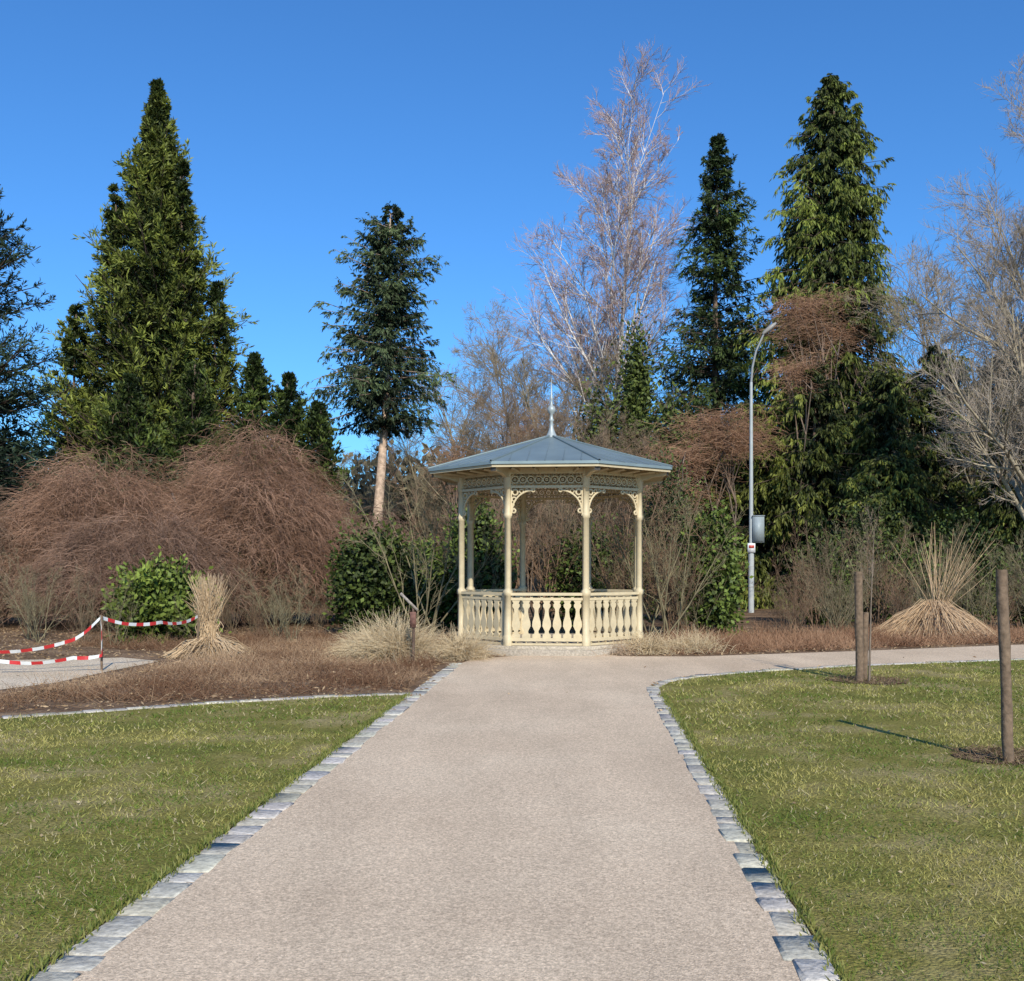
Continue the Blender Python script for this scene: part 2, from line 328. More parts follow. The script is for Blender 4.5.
# ---------------------------------------------------------------- vegetation generators
def conifer(x,y,H,R,zb,nb=330,p=.85,up0=-.1,up1=.7,trop=-.04,nt=12,nl=12,leafL=.26,leafW=.06,dark=(.03,.05,.014),light=(.1,.14,.03),lean=(0,0),trunk=(.16,.11,.08),tr=.28,hang=.3,irr=.25,seed=0,lump=.22,droopfol=.3,zfull=.0,twl=.36,tmin=.12,pw=1.15,mb=None):
    if mb is None: mb=MB()
    tp=np.array([[[x+lean[0]*t+ .12*math.sin(5*t+seed),y+lean[1]*t,H*t] for t in np.linspace(0,.985,9)]])
    tube(mb,tp,np.array([np.linspace(tr,.03,9)]),9,trunk,0)
    t=rng.random(nb)**pw; a=rng.uniform(0,2*math.pi,nb);z=zb+(H-zb)*t
    prof=R*(1-t)**p*(1-.45*np.clip((zfull-t)/max(zfull,1e-3),0,1))+.06
    ns=np.stack([np.cos(a)*1.3,np.sin(a)*1.3,z*.5],1)
    L=prof*(1+lump*2*vnoise(ns,1.5,seed+20))*rng.uniform(1-irr,1+irr*.6,nb)
    L=np.maximum(L,.12)
    el=up0+(up1-up0)*t**1.5+rng.normal(0,.12,nb)
    L=L/np.maximum(np.cos(el),.55)
    zs=np.clip(z-L*np.sin(el)*.9,zb*.7,H-.05)
    st=np.stack([x+lean[0]*zs/H,y+lean[1]*zs/H,zs],1)
    d=np.stack([np.cos(a)*np.cos(el),np.sin(a)*np.cos(el),np.sin(el)],1)
    bp,br=branch(st,d,L,.012+L*.01,5,.05,trop,.25)
    tube(mb,bp,br,3,np.array(trunk)*.5,0)
    brt=rng.uniform(.5,1.35,nb)
    pos,dd,LL,rr,par=spawn(bp,br,np.maximum(L,.45)**.8,nt,tmin,1.,.85,.25,twl,.5,.6,.45)
    tp_,tr_=branch(pos,dd,LL,rr,2,.08,-hang,.4)
    pos,d2,L2,r2,par2=spawn(tp_,tr_,np.ones(len(LL)),nl,.0,1.,.6,.25,1.,1.,.3,0)
    d2=d2+np.array([0,0,-droopfol])
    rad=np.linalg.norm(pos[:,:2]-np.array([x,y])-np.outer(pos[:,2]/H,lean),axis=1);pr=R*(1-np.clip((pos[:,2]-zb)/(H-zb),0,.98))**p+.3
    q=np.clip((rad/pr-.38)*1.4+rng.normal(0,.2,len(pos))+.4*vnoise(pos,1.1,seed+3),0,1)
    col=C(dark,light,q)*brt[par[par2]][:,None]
    sz=np.clip(.45+LL[par2]*1.2,.5,1.)
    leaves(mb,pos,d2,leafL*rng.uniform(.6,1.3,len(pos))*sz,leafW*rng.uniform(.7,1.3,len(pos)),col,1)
    return mb
def bare(H,tr=.22,n=(16,9,7,5),cols=((.20,.16,.12),(.2,.15,.12),(.2,.14,.12)),trunkfrac=.8,ang=.75,limb=.5,t0=.25,up=.06,wander=.12,tw=.010,stems=1,spread=.15,sub=.5):
    mb=MB()
    st=np.zeros((stems,3));st[:,:2]=rng.normal(0,.12*(stems>1),(stems,2));d=rng.normal(0,spread,(stems,3));d[:,2]=1
    L=np.full(stems,H*trunkfrac)*(rng.uniform(.85,1.05,stems) if stems>1 else 1)
    p,r=branch(st,d,L,np.full(stems,tr),9,.05 if spread>.05 else .025,.04,.12);tube(mb,p,r,8 if tr>.1 else 4,cols[0],0)
    q=spawn(p,r,L,n[0],t0,1,ang,.15,limb,.55,.3,.45)
    p,r=branch(q[0],q[1],q[2],np.maximum(q[3],tw*1.5),5,wander,up,.25);tube(mb,p,r,4,cols[1],0);L=q[2]
    q=spawn(p,r,L,n[1],.2,1,.7,.2,sub,.55,.1,.4)
    p,r=branch(q[0],q[1],q[2],np.maximum(q[3],tw),4,wander,up,.35);tube(mb,p,r,3,cols[1],0);L=q[2]
    if n[2]:
        q=spawn(p,r,L,n[2],.15,1,.65,.2,.55,.6,0,.4)
        p,r=branch(q[0],q[1],q[2],np.maximum(q[3]*.8,tw*.7),3 if n[3] else 2,wander,up*.7,.5);tube(mb,p,r,3,C(cols[2],np.array(cols[2])*1.35,rng.random(len(p))),1);L=q[2]
    if n[3]:
        q=spawn(p,r,L,n[3],.15,1,.6,.2,.6,.6,0,.3)
        p,r=branch(q[0],q[1],q[2],np.maximum(q[3]*.7,tw*.5),2,wander,up*.7,.5);tube(mb,p,r,3,C(cols[2],np.array(cols[2])*1.35,rng.random(len(p))),1)
    return mb
def evergreen(mb,c,r,ncl,nl,L,W,dark,light,sig=.2,seed=0,droop=-.1):
    c=np.array(c,float);r=np.array(r,float)
    d=nrm(rng.normal(size=(ncl,3)));rad=rng.uniform(.62,1.02,(ncl,1))*(1+.2*vnoise(d,2.6,seed)[:,None])
    cc=c+d*rad*r
    pos=np.repeat(cc,nl,0)+rng.normal(0,sig,(ncl*nl,3))*r;br=np.repeat(rng.uniform(.4,1.45,ncl),nl)
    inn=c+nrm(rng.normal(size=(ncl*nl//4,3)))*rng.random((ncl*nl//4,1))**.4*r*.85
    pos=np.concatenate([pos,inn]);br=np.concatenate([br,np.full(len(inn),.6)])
    kp=pos[:,2]>.02;pos=pos[kp];br=br[kp];n=len(pos)
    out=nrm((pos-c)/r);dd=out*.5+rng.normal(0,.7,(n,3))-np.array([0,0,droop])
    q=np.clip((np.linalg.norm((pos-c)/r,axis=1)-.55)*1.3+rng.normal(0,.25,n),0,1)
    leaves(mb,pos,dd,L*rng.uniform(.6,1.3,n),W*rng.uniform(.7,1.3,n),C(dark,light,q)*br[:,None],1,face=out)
def stems(mb,c,H,n,spread,r,col,mi=0,trop=.03):
    st=np.tile(np.array(c,float),(n,1))+rng.normal(0,.1,(n,3))*[1,1,0];d=rng.normal(0,spread,(n,3));d[:,2]=1
    p,rr=branch(st,d,np.full(n,H)*rng.uniform(.7,1.1,n),np.full(n,r),5,.1,trop,.3);tube(mb,p,rr,4,col,mi);return p,rr
TM=[M_bark,M_leaf]
# ---- big conifers
TH=dict(up0=.2,up1=.95,trop=.04,nl=14,leafL=.27,leafW=.06,dark=(.024,.038,.009),light=(.22,.245,.042),hang=-.05,droopfol=-.1)
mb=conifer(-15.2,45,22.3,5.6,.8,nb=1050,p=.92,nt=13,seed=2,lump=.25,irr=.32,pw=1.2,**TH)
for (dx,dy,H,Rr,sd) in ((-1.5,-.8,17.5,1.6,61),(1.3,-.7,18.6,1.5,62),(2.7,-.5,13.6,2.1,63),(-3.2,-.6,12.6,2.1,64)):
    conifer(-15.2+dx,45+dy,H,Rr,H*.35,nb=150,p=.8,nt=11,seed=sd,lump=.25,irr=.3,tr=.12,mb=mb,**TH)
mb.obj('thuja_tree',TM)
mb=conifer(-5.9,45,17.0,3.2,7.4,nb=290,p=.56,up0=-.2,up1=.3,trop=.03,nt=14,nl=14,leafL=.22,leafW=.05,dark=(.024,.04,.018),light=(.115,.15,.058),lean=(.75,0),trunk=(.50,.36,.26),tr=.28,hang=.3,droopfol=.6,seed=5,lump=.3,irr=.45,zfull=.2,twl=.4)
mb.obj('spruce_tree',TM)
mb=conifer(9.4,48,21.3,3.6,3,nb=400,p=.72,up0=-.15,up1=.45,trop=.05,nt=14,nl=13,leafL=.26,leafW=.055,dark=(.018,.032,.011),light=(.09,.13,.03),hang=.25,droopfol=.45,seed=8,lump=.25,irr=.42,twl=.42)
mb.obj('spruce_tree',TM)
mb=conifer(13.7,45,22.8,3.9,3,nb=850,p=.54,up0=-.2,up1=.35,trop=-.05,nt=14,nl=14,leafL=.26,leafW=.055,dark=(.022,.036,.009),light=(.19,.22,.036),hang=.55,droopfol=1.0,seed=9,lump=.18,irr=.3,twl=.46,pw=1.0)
mb.obj('fir_tree',TM)
mb=conifer(-17.7,34,14.6,3.5,1.5,nb=330,p=.33,up0=-.1,up1=.5,trop=.04,nt=14,nl=15,leafL=.2,leafW=.04,dark=(.012,.022,.011),light=(.05,.075,.036),hang=.0,droopfol=-.1,seed=12,lump=.3,irr=.45,tmin=.25)
mb.obj('pine_tree',TM)
for (x,y,H,Rr,sd) in ((-10.3,42,10.0,2.6,31),(-8.7,41,9.0,2.3,32),(-12.4,41,9.6,2.8,33),(-7.4,40,7.8,1.9,34),(-14.2,39,8.6,2.8,35)):
    mb=conifer(x,y,H,Rr,.2,nb=360,p=.7,up0=.3,up1=.9,trop=.05,nt=11,nl=11,leafL=.22,leafW=.055,dark=(.02,.034,.008),light=(.12,.155,.028),hang=-.1,droopfol=-.3,seed=sd,irr=.4);mb.obj('yew_tree',TM)
# ---- bare trees
BT=[M_bark,M_twig]
rng=np.random.default_rng(101)
mb=bare(20.6,.21,(34,11,9,5),((.74,.69,.63),(.70,.64,.59),(.34,.24,.21)),.97,.66,.42,.34,.05,.11,.015,1,.01);mb.obj('birch_tree',BT,loc=(4.6,50,0))
rng=np.random.default_rng(202)
g1=((.22,.185,.12),(.22,.185,.12),(.24,.19,.13))
mb=bare(13.8,.22,(34,12,11,6),((.35,.29,.20),(.33,.275,.19),(.28,.23,.18)),.95,.66,.44,.2,.08,.10,.0095,1,.0);mb.obj('bare_tree',BT,loc=(14.75,30,0))
tv=[bare(14,.17,(18,10,8,5),g1,.85,.6,.5,.2,.07,.13,.011,2,.2).data('bare_tree',BT),
    bare(13,.16,(20,10,8,5),((.27,.21,.14),(.27,.21,.14),(.25,.2,.135)),.88,.7,.48,.15,.05,.14,.011,1,.1).data('bare_tree',BT),
    bare(12,.12,(20,10,9,5),((.18,.14,.1),(.2,.15,.105),(.24,.175,.12)),.88,.65,.45,.15,.04,.12,.010,2,.3).data('bare_tree',BT)]
for (x,y,v,s) in ((1.0,52,1,1.12),(-1.8,50,0,.9),(2.6,47,0,.92),(7.3,51,2,1.1),(-3.8,54,0,.75),(18.6,40,0,1.0),(21.5,48,1,1.2),(24,44,1,1.2),(19,33,1,.8),(.3,43,2,.75),(-8,60,0,.65),(27,40,0,1.1),(2.,62,1,1.25),(-12,62,1,.65),(6.3,41,2,.62),(4.2,43,2,.72)):
    link('bare_tree',tv[v],None,(x,y,0),rng.uniform(0,6.28),(s,s,s))
# ---- evergreen masses
def egobj(name,lst,dark,light,L=.2,W=.09,dens=1.,sig=.2,droop=-.1,st=7):
    for i,(x,y,z,a,b,c_) in enumerate(lst):
        mb=MB();stems(mb,(0,0,0),z+c_*.4,st,.2,.05,(.1,.07,.05));v=rng.uniform(.75,1.15)
        evergreen(mb,(0,0,z),(a,b,c_),int(90*dens),int(70*dens),L,W,np.array(dark)*v,np.array(light)*v,sig,seed=i*7+3,droop=droop)
        mb.obj(name,TM,loc=(x,y,0))
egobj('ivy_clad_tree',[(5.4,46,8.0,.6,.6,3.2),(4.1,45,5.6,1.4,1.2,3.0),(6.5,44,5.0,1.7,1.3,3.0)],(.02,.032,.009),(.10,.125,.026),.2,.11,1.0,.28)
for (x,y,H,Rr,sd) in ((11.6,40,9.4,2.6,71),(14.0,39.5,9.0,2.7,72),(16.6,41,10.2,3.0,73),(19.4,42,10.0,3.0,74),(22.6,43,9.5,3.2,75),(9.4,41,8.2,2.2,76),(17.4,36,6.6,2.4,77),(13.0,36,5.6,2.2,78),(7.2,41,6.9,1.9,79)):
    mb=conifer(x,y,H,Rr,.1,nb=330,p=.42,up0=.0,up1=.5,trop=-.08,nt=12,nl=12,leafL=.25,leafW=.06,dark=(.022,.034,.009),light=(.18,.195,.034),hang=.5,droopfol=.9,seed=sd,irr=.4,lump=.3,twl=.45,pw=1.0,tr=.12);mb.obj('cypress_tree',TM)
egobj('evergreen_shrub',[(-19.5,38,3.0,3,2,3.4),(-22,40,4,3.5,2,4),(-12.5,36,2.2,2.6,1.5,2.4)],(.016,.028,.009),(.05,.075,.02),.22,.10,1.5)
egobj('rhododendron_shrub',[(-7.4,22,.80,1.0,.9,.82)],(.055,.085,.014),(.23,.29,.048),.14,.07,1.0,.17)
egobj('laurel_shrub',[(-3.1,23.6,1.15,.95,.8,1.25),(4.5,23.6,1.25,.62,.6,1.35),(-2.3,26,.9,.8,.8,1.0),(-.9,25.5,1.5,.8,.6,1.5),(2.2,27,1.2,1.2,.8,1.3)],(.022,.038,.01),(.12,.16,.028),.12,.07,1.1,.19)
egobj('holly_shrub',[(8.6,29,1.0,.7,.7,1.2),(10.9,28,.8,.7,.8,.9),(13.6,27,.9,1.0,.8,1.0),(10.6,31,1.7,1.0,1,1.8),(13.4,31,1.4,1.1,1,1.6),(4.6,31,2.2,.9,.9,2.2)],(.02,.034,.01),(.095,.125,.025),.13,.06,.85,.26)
def russet(x,y,z,a,b,c_,n,seed,nc=30):
    mb=MB();p0,r0=stems(mb,(0,0,0),z+c_*.5,4,.05,.05,(.16,.12,.09))
    cc=nrm(rng.normal(size=(nc,3)))*rng.uniform(.2,1,(nc,1))*[a,b,c_]+[0,0,z]
    b0=p0[rng.integers(0,4,nc),rng.integers(3,6,nc)];pm=(b0+cc)/2+[0,0,.25]
    tube(mb,np.stack([b0,pm,cc],1),np.tile([[.03,.02,.01]],(nc,1)),4,(.2,.14,.1),0)
    m=n//nc;p=np.repeat(cc,m,0)+rng.normal(0,.3,(m*nc,3))*[a,b,c_*.45];d=rng.normal(0,1,p.shape)*[1,1,.3]+[0,0,.05]
    pp,r=branch(p,d,rng.uniform(.25,.8,len(p)),np.full(len(p),.0065),2,.2,-.15,.5);tube(mb,pp,r,3,C((.24,.13,.08),(.48,.29,.18),rng.random(len(p))),1);mb.obj('russet_larch',BT,loc=(x,y,0))
russet(12.3,42.5,11.2,1.6,1,1.9,2800,1);russet(11.0,40,8.9,1.0,1,1.0,1000,4);russet(8.0,38.5,6.3,1.9,1,1.2,3000,2);russet(6.0,38,5.0,1.3,1,1.5,1800,3);russet(.6,44,7.0,1.2,1,1.7,1500,4);russet(-2.3,42,5.6,1.0,1,1.2,900,5)
# ---- weeping red-brown shrubs
def weeping(name,x,y,H,Rr,n,col,col2):
    mb=MB();ns=9
    st=np.zeros((ns,3));d=rng.normal(0,.45,(ns,3));d[:,2]=1
    p,r=branch(st,d,np.full(ns,H*.85),np.full(ns,.09),6,.08,.02,.35);tube(mb,p,r,6,(.13,.09,.07),0)
    a=rng.uniform(0,6.28,n);ra=Rr*np.sqrt(rng.random(n))*1.0
    env=H*np.sqrt(np.clip(1-(ra/(Rr*1.1))**2,0,1))*(1+.10*np.sin(3*a+x)+.06*np.sin(7*a)+.05*np.sin(13*a))
    top=env*rng.random(n)**.35*np.where(rng.random(n)<.03,1.1,1.)
    s=np.stack([np.cos(a)*ra,np.sin(a)*ra*.8,top],1)
    d=np.stack([np.cos(a+rng.normal(0,.9,n)),np.sin(a+rng.normal(0,.9,n)),rng.uniform(-.2,.9,n)],1)
    p,r=branch(s,d,rng.uniform(.3,1.1,n),np.full(n,.006),4,.24,-.30,.4)
    p[...,2]=np.maximum(p[...,2],.02)
    q=np.clip(.5+.9*vnoise(s,1.6,3)+rng.normal(0,.25,n),0,1);tube(mb,p,r,3,C(col,col2,q)*rng.uniform(.6,1.35,(n,1)),1)
    q=spawn(p,r,np.ones(n),1,.1,.9,.6,.2,.35,.8,0,.3);pp,r=branch(q[0],q[1],q[2],q[3],2,.2,-.3,.5);tube(mb,pp,r,3,C(col,col2,rng.random(len(pp))),1)
    mb.obj(name,BT,loc=(x,y,0))
rc=(.17,.095,.06);rc2=(.43,.26,.175)
weeping('weeping_shrub',-7.0,28.5,4.9,2.6,16000,rc,rc2)
weeping('weeping_shrub',-11.2,28.5,4.3,2.7,15000,rc,rc2)
weeping('weeping_shrub',-14.4,27.5,3.3,2.2,7000,(.19,.12,.085),(.36,.25,.17))
weeping('weeping_shrub',-4.4,29,3.0,1.9,7000,(.18,.11,.08),(.34,.22,.155))
weeping('weeping_shrub',-9.3,26.5,2.7,2.6,9000,(.16,.095,.068),(.34,.215,.15))
# ---- bare shrubs
shm=[]
for j,(cc,st_) in enumerate((((.21,.175,.10),8),((.19,.14,.085),10),((.24,.20,.115),7),((.23,.145,.09),10))):
    c0=np.array(cc);shm.append(bare(3.2,.020,(6,5,4,0),(c0*.85,c0*.9,c0),.85,.45,.42,.15,.06,.13,.0042,st_,.34))
big=MB()
for i in range(100):
    y=rng.uniform(23,33);x=rng.uniform(-.54,.54)*y
    if abs(x-.77)<2.7 and y<24.5: continue
    if abs(x/y-.2276)<.032: continue
    s=rng.uniform(.45,1.05)*(1 if x>-3 else .6)*(1.1 if abs(x)<9 and y>27 and x>-2 else .85)
    big.merge(shm[rng.integers(4)],x,y,rng.uniform(0,6.28),s,s*rng.uniform(.8,1.15),rng.uniform(.65,1.2))
big.obj('shrub_thicket',BT)
sh=[m.data('bare_shrub',BT) for m in shm]
for (x,y,v,s) in ((-1.9,22.3,2,1.35),(3.2,22.3,0,1.2),(3.6,23.6,3,1.1),(9.6,24,2,.6),(-7.9,21,0,.45),(-6.2,20.8,2,.4),(-8.8,21.5,1,.5),(-4.6,21.8,2,.5),(-5.2,23,2,.6),(-9.9,22,2,.6),(-10.5,23,0,.6),(7.3,24,2,.5),(2.7,25,3,1.3),(-1.4,27,3,1.5),(.7,27,3,1.4),(1.8,28,1,1.5),(-.3,29,3,1.6),(8.1,26,1,.85),(11.2,25.6,0,.8),(12.6,25,1,.7),(9.4,27,3,.9),(13.2,25.6,2,.9),(10.0,29,2,1.1)):
    link('bare_shrub',sh[v],None,(x,y,0),rng.uniform(0,6.28),(s,s,s))
# distant tree belt and hill
mb=MB()
for i in range(46):
    a=-70+i*3.1;x=a+rng.normal(0,1);y=72+rng.uniform(-5,8)+abs(a)*.1;h=rng.uniform(5,8)+(3.5 if x>10 else 0)
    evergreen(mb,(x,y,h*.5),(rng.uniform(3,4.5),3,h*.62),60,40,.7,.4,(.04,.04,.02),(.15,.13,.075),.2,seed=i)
mb.obj('distant_trees',TM)
nx,ny=140,20;X,Y=np.meshgrid(np.linspace(-420,420,nx),np.linspace(150,420,ny));prf=np.clip((Y-150)/180,0,1)
Zh=(24+9*np.sin(X*.011+1.2)+5*np.sin(X*.03)+X*.025)*np.sin(prf*math.pi/2)+rng.normal(0,1.0,X.shape)*prf-1
f=[];
for i in range(ny-1):
    for j in range(nx-1): q=i*nx+j;f.append([q,q+1,q+nx+1,q+nx])
mb=MB();mb.add(np.stack([X,Y,Zh],-1),f,(.1,.1,.1));mb.obj('hill',[M_hill])
# ---- low dead perennials in beds
def strands(mb,pos,L,r,col,spread=.6,trop=-.05,seg=3,mi=0,up=1.):
    n=len(pos);d=rng.normal(0,spread,(n,3));d[:,2]=np.abs(rng.normal(up,.3,n))
    p,rr=branch(pos,d,L,np.full(n,r) if np.isscalar(r) else r,seg,.15,trop,.4);p[...,2]=np.maximum(p[...,2],.008);tube(mb,p,rr,3,col,mi)
def inpoly(poly,n,x0,x1,y0,y1):
    p=np.stack([rng.uniform(x0,x1,n),rng.uniform(y0,y1,n),np.full(n,.0)],1);return p[pip(p,poly)]
bedL=[(-1.35,13.5),(-2.3,13.2),(-3.7,12.5),(-5.5,11.4),(-6.6,11.4),(-6.2,13),(-5.9,14.5),(-5.7,16),(-5.5,17.4),(-5.6,19),(-9,21),(-9,24),(-1.2,24),(-1.3,21),(-1.25,18.5),(-1.15,17)]
p=inpoly(bedL,52000,-9,-1,11,24);p=p[(vnoise(p,1.3,6)+rng.normal(0,.35,len(p)))>-.3];n=len(p);q=np.clip(.4+.9*vnoise(p,.9,16)+rng.normal(0,.25,n),0,1)
mb=MB();strands(mb,p,rng.uniform(.06,.30,n)*(1+.6*vnoise(p,1.,8)),.0035,C((.16,.085,.05),(.46,.31,.19),q),1.1,-.12,2)
mb.obj('dead_perennials',[M_twig])
bedR=[(1.9,19.1),(3.3,18.9),(6.3,20.0),(10.4,21.7),(16,23.4),(16,26),(8,24.5),(3,22.5)]
p=inpoly(bedR,36000,1.5,16,18.5,26);n=len(p);q=np.clip(.4+.9*vnoise(p,.9,17)+rng.normal(0,.25,n),0,1)
mb=MB();strands(mb,p,rng.uniform(.10,.40,n)*(1+.6*vnoise(p,1.,8)),.005,C((.17,.085,.05),(.40,.24,.145),q),.9,-.12,2)
mb.obj('dead_perennials',[M_twig])
mb=MB();n=30000;p=np.stack([rng.uniform(-14,15,n),rng.uniform(11.5,27,n),rng.uniform(.006,.03,n)],1)
ok=~(pip(p,pathp)|pip(p,lawnL)|pip(p,lawnR)|pip(p,sandp));ok|=rng.random(n)<.006;p=p[ok];n=len(p);d=rng.normal(0,1,(n,3));d[:,2]*=.3
leaves(mb,p,d,rng.uniform(.03,.10,n),.022,C((.16,.095,.05),(.46,.33,.2),rng.random(n)),0);mb.obj('leaf_litter',[M_dry])
# ---- ornamental dry grasses
def tuft(name,x,y,H,Rr,n,c1=(.46,.34,.20),c2=(.74,.59,.38),trop=-.22,spread=.55,base=.12):
    mb=MB();pos=np.stack([rng.normal(0,base,n),rng.normal(0,base,n),np.zeros(n)],1)
    d=rng.normal(0,spread,(n,3));d[:,2]=1
    p,r=branch(pos,d,H*rng.uniform(.7,1.6,n),np.full(n,.0045),6,.09,trop,.3);p[...,2]=np.maximum(p[...,2],.01)
    tube(mb,p,r,3,C(c1,c2,rng.random(n)),0);mb.obj(name,[M_dry],loc=(x,y,0))
tuft('ornamental_grass',-2.0,17.9,.62,.6,3400,base=.2)
tuft('ornamental_grass',-2.6,18.4,.45,.4,900,base=.15)
tuft('ornamental_grass',-.9,18.1,.42,.4,1700,base=.16)
tuft('ornamental_grass',2.45,19.3,.34,.4,1200,base=.2)
tuft('ornamental_grass',3.4,19.6,.34,.4,1100,base=.22)
tuft('ornamental_grass',1.9,19.1,.22,.4,500,(.34,.23,.15),(.55,.40,.27),base=.2)
def bundle(name,x,y,H,n,lean,flare,zt=.45,lo=1500,Rl=.5,c1=(.38,.26,.15),c2=(.66,.49,.31),lowl=2.0,hh=.26):
    mb=MB();a=rng.uniform(0,6.28,n);u=rng.random(n)
    b=np.stack([np.cos(a)*Rl*u,np.sin(a)*Rl*u*.8,np.zeros(n)],1);m=np.stack([lean[0]*zt+rng.normal(0,.06,n),rng.normal(0,.06,n),np.full(n,H*zt)],1)
    t=np.stack([lean[0]+rng.normal(0,flare,n),rng.normal(0,flare,n),H*rng.uniform(.6,1.05,n)],1)
    p=np.stack([b,b*.35+m*.65*[1,1,.8],m,m*.45+t*.55,t],1)+rng.normal(0,.035,(n,5,3));tube(mb,p,np.tile(np.array([[.006,.006,.006,.005,.003]]),(n,1)),3,C(c1,c2,rng.random(n)),0)
    n=lo;a=rng.uniform(0,6.28,n);ra=Rl*lowl*rng.random(n)**.6;s=np.stack([np.cos(a)*ra*.2,np.sin(a)*ra*.2,np.maximum(.05,H*hh*rng.random(n))],1);e=np.stack([np.cos(a)*ra,np.sin(a)*ra,np.full(n,.02)],1)
    p=np.stack([s,(s+e)/2+[0,0,.06],e],1)+rng.normal(0,.03,(n,3,3));tube(mb,p,np.full((n,3),.006),3,C(c1,c2,rng.random(n)),0)
    mb.obj(name,[M_dry],loc=(x,y,0))
bundle('tied_grass',-5.35,18.6,1.4,420,(-.05,0),.15,.38,1500,.40)
bundle('tied_grass',9.5,23.6,2.5,50,(.35,0),.5,.2,5200,.8,(.38,.25,.15),(.66,.47,.29),1.8,.33)
# ---------------------------------------------------------------- street furniture
L=empty('street_lamp',(8.2,36,0))
mb=MB()
tube(mb,np.array([[(0,0,0),(0,0,2.4)]]),np.array([[.10,.10]]),12,(.42,.44,.43))
tube(mb,np.array([[(0,0,2.4),(0,0,7.9)]]),np.array([[.075,.052]]),12,(.38,.40,.39))
ap=[(0,0,7.88),(.04,0,8.4),(.16,0,8.95),(.45,0,9.6)]
for i in range(3): tube(mb,np.array([[ap[i],ap[i+1]]]),np.array([[.042-.003*i,.039-.003*i]]),10,(.24,.25,.25))
mb.obj('pole',[M_grey],True,L)
mb=MB();v=[];ax=np.array([.6,0,.5]);ax/=np.linalg.norm(ax);up=np.array([-ax[2],0,ax[0]])
secs=[(-.05,.05,.04),(.05,.10,.07),(.25,.16,.09),(.45,.14,.07),(.55,.05,.03)]
for s,w,h in secs:
    for a in np.arange(8)*math.pi/4: v.append(np.array([.43,0,9.58])+ax*s+np.array([0,1,0])*w*math.cos(a)+up*h*math.sin(a))
f=[[i*8+j,i*8+(j+1)%8,(i+1)*8+(j+1)%8,(i+1)*8+j] for i in range(4) for j in range(8)];mb.add(v,f,(.30,.28,.25));mb.add(v[-8:],[list(range(8))],(.3,.3,.3));mb.obj('lamp_head',[M_grey],True,L)
def boxv(mb,c,h,col):
    c=np.array(c);v=[c+np.array(h)*[sx,sy,sz] for sz in(-1,1) for sx,sy in((-1,-1),(1,-1),(1,1),(-1,1))]
    mb.add(v,[[3,2,1,0],[4,5,6,7],[0,1,5,4],[1,2,6,5],[2,3,7,6],[3,0,4,7]],col)
mb=MB();boxv(mb,(.22,-.05,2.85),(.19,.12,.45),(.24,.28,.29));boxv(mb,(.22,-.18,2.85),(.16,.012,.41),(.28,.32,.33));boxv(mb,(.22,-.05,3.315),(.21,.14,.015),(.25,.28,.3));mb.obj('control_box',[M_grey],parent=L)
mb=MB();boxv(mb,(-.02,-.125,2.22),(.13,.008,.16),(.75,.75,.75));boxv(mb,(-.02,-.136,2.26),(.09,.003,.05),(.5,.08,.06));mb.obj('notice_plate',[M_grey],parent=L)
L=empty('plant_label',(-1.62,17.2,0))
mb=MB();tube(mb,np.array([[(0,0,0),(.01,0,.5),(0,0,.92)]]),np.array([[.025,.024,.022]]),6,(.11,.07,.05));mb.obj('stake',[M_wood],parent=L)
mb=MB()
v=[(-.22,-.03,1.14),(.06,-.03,.86),(.09,-.03,.89),(-.19,-.03,1.17)];mb.add(v+[(a,.0,b) for a,_,b in v],[[0,1,2,3],[7,6,5,4],[0,4,5,1],[1,5,6,2],[2,6,7,3],[3,7,4,0]],(.28,.24,.2));boxv(mb,(0,-.03,.72),(.05,.012,.13),(.16,.08,.06));mb.obj('plate',[M_wood],parent=L)
def stake(x,y,h,r,tilt,col=(.17,.115,.075)):
    mb=MB();z=np.linspace(0,h,9);p=np.stack([tilt*z+rng.normal(0,.003,9),0*z,z],1)[None];rr=r*(1+rng.normal(0,.03,9))[None];tube(mb,p,rr,10,col)
    a=np.arange(10)*2*math.pi/10;mb.add(np.stack([tilt*h+r*np.cos(a)*.95,r*np.sin(a)*.95,np.full(10,h-.001)],1),[list(range(10))],(.33,.26,.19))
    return mb.obj('wooden_stake',[M_wood],loc=(x,y,0))
stake(4.02,8.5,1.57,.043,-.035);stake(4.80,14.5,1.52,.055,-.01);stake(4.93,14.7,.95,.045,.02)
mb=bare(2.5,.018,(9,4,3,0),((.2,.15,.11),(.2,.15,.11),(.24,.17,.12)),.9,.5,.3,.45,.06,.1,.003,1,.02);mb.obj('young_tree',BT,loc=(4.9,14.4,0))
def disc(name,x,y,r):
    a=np.linspace(0,2*math.pi,25)[:-1];rr=r*(1+.12*np.sin(3*a+x)+.08*np.sin(7*a));poly_obj(name,[(x+q*math.cos(b),y+q*math.sin(b)) for q,b in zip(rr,a)],.012,M_mulch)
    mb=MB();n=700;t=rng.uniform(0,6.28,n);q=r*1.1*np.sqrt(rng.random(n));p=np.stack([x+q*np.cos(t),y+q*np.sin(t),np.full(n,.015)],1);strands(mb,p,rng.uniform(.03,.12,n),.003,C((.1,.06,.035),(.34,.24,.15),rng.random(n)),1.4,-.2);mb.obj('mulch_debris',[M_twig])
disc('mulch_bed',4.15,8.75,.42);disc('mulch_bed',4.95,14.6,.5)
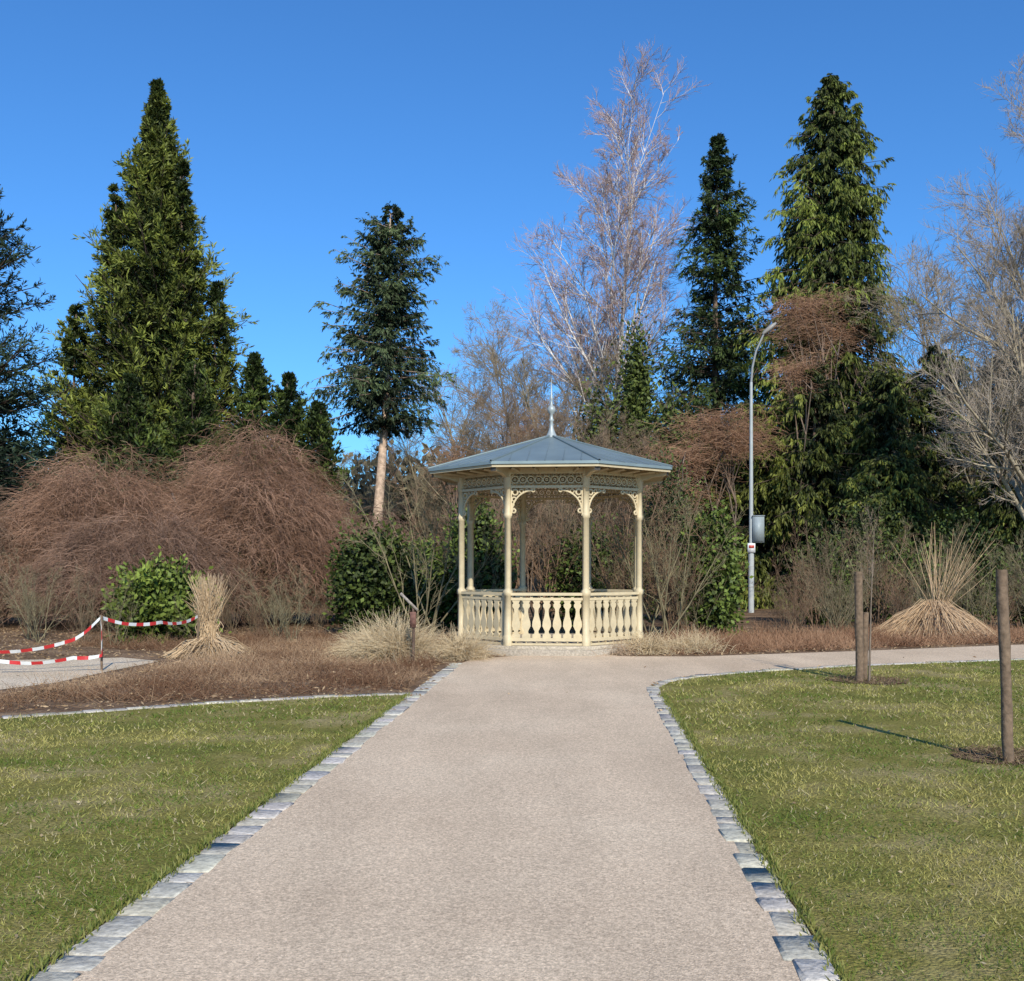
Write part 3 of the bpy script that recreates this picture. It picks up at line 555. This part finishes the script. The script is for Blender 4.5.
def tape(name,pts,w=.055):
    mb=MB();P=[]
    for a,b in zip(pts[:-1],pts[1:]):
        a=np.array(a,float);b=np.array(b,float);m=max(2,int(np.linalg.norm(b-a)/.05));Ld=np.linalg.norm(b-a)
        for i in range(m):
            t=i/m;P.append(a+(b-a)*t+np.array([0,.02*math.sin(9*t*Ld),-.09*Ld*t*(1-t)*4*.6]))
    P.append(np.array(pts[-1],float));P=np.array(P);n=len(P)
    tw=.5*np.sin(np.linspace(0,7,n))+rng.normal(0,.08,n);o=np.stack([0*tw,np.sin(tw),np.cos(tw)],1)*w/2
    P[:,2]=np.maximum(P[:,2],.06)
    for i in range(n-1):
        c=(.58,.04,.04) if (i//3)%2 else (.75,.75,.72);mb.add([P[i]-o[i],P[i+1]-o[i+1],P[i+1]+o[i+1],P[i]+o[i]],[[0,1,2,3]],c)
    mb.obj(name,[M_tape])
tape('barrier_tape',[(-9.5,15,.5),(-7.9,15.6,.33),(-6.7,16,.47),(-6.28,16,.8)])
tape('barrier_tape',[(-6.28,16,.82),(-5.75,17.2,.68),(-5.5,18.4,.72)])
tape('barrier_tape',[(-6.26,15.97,.8),(-6.2,15.9,.25),(-6.6,15.8,.22),(-7.6,15.5,.2)])
stake(-6.25,16.0,.85,.018,0);stake(-9.5,15,.6,.018,.02);stake(-5.5,18.4,.74,.016,0)
# ---------------------------------------------------------------- light, sky, camera
az=math.radians(166);el=math.radians(33)
sv=Vector((math.sin(az)*math.cos(el),math.cos(az)*math.cos(el),math.sin(el)))
sl=bpy.data.lights.new('sun','SUN');sl.energy=5.0;sl.angle=math.radians(.5);sl.color=(1,.94,.82)
so=bpy.data.objects.new('sun',sl);S.collection.objects.link(so);so.location=(0,-10,20);so.rotation_euler=(-sv).to_track_quat('-Z','Y').to_euler()
w=bpy.data.worlds.new('World');S.world=w;w.use_nodes=True;nt=w.node_tree
bg=nt.nodes.get('Background') or nt.nodes.new('ShaderNodeBackground')
sky=nt.nodes.new('ShaderNodeTexSky');sky.sky_type='NISHITA';sky.sun_disc=False;sky.sun_elevation=el;sky.sun_rotation=az
sky.air_density=1.0;sky.dust_density=.6;sky.ozone_density=2.0
vm=nt.nodes.new('ShaderNodeVectorMath');vm.operation='MULTIPLY';vm.inputs[1].default_value=(.47,1.0,1.56)
nt.links.new(sky.outputs[0],vm.inputs[0]);nt.links.new(vm.outputs[0],bg.inputs[0]);bg.inputs[1].default_value=.115
cam=bpy.data.cameras.new('camera');co=bpy.data.objects.new('camera',cam);S.collection.objects.link(co);S.camera=co
co.location=(0,0,1.6);co.rotation_euler=(math.pi/2,0,0);cam.sensor_width=36;cam.lens=36*1050/1024;cam.shift_y=75.5/1024;cam.clip_end=3000
S.view_settings.view_transform='Standard';S.view_settings.look='None';S.view_settings.exposure=0
print('verts',sum(len(m.vertices) for m in bpy.data.meshes))
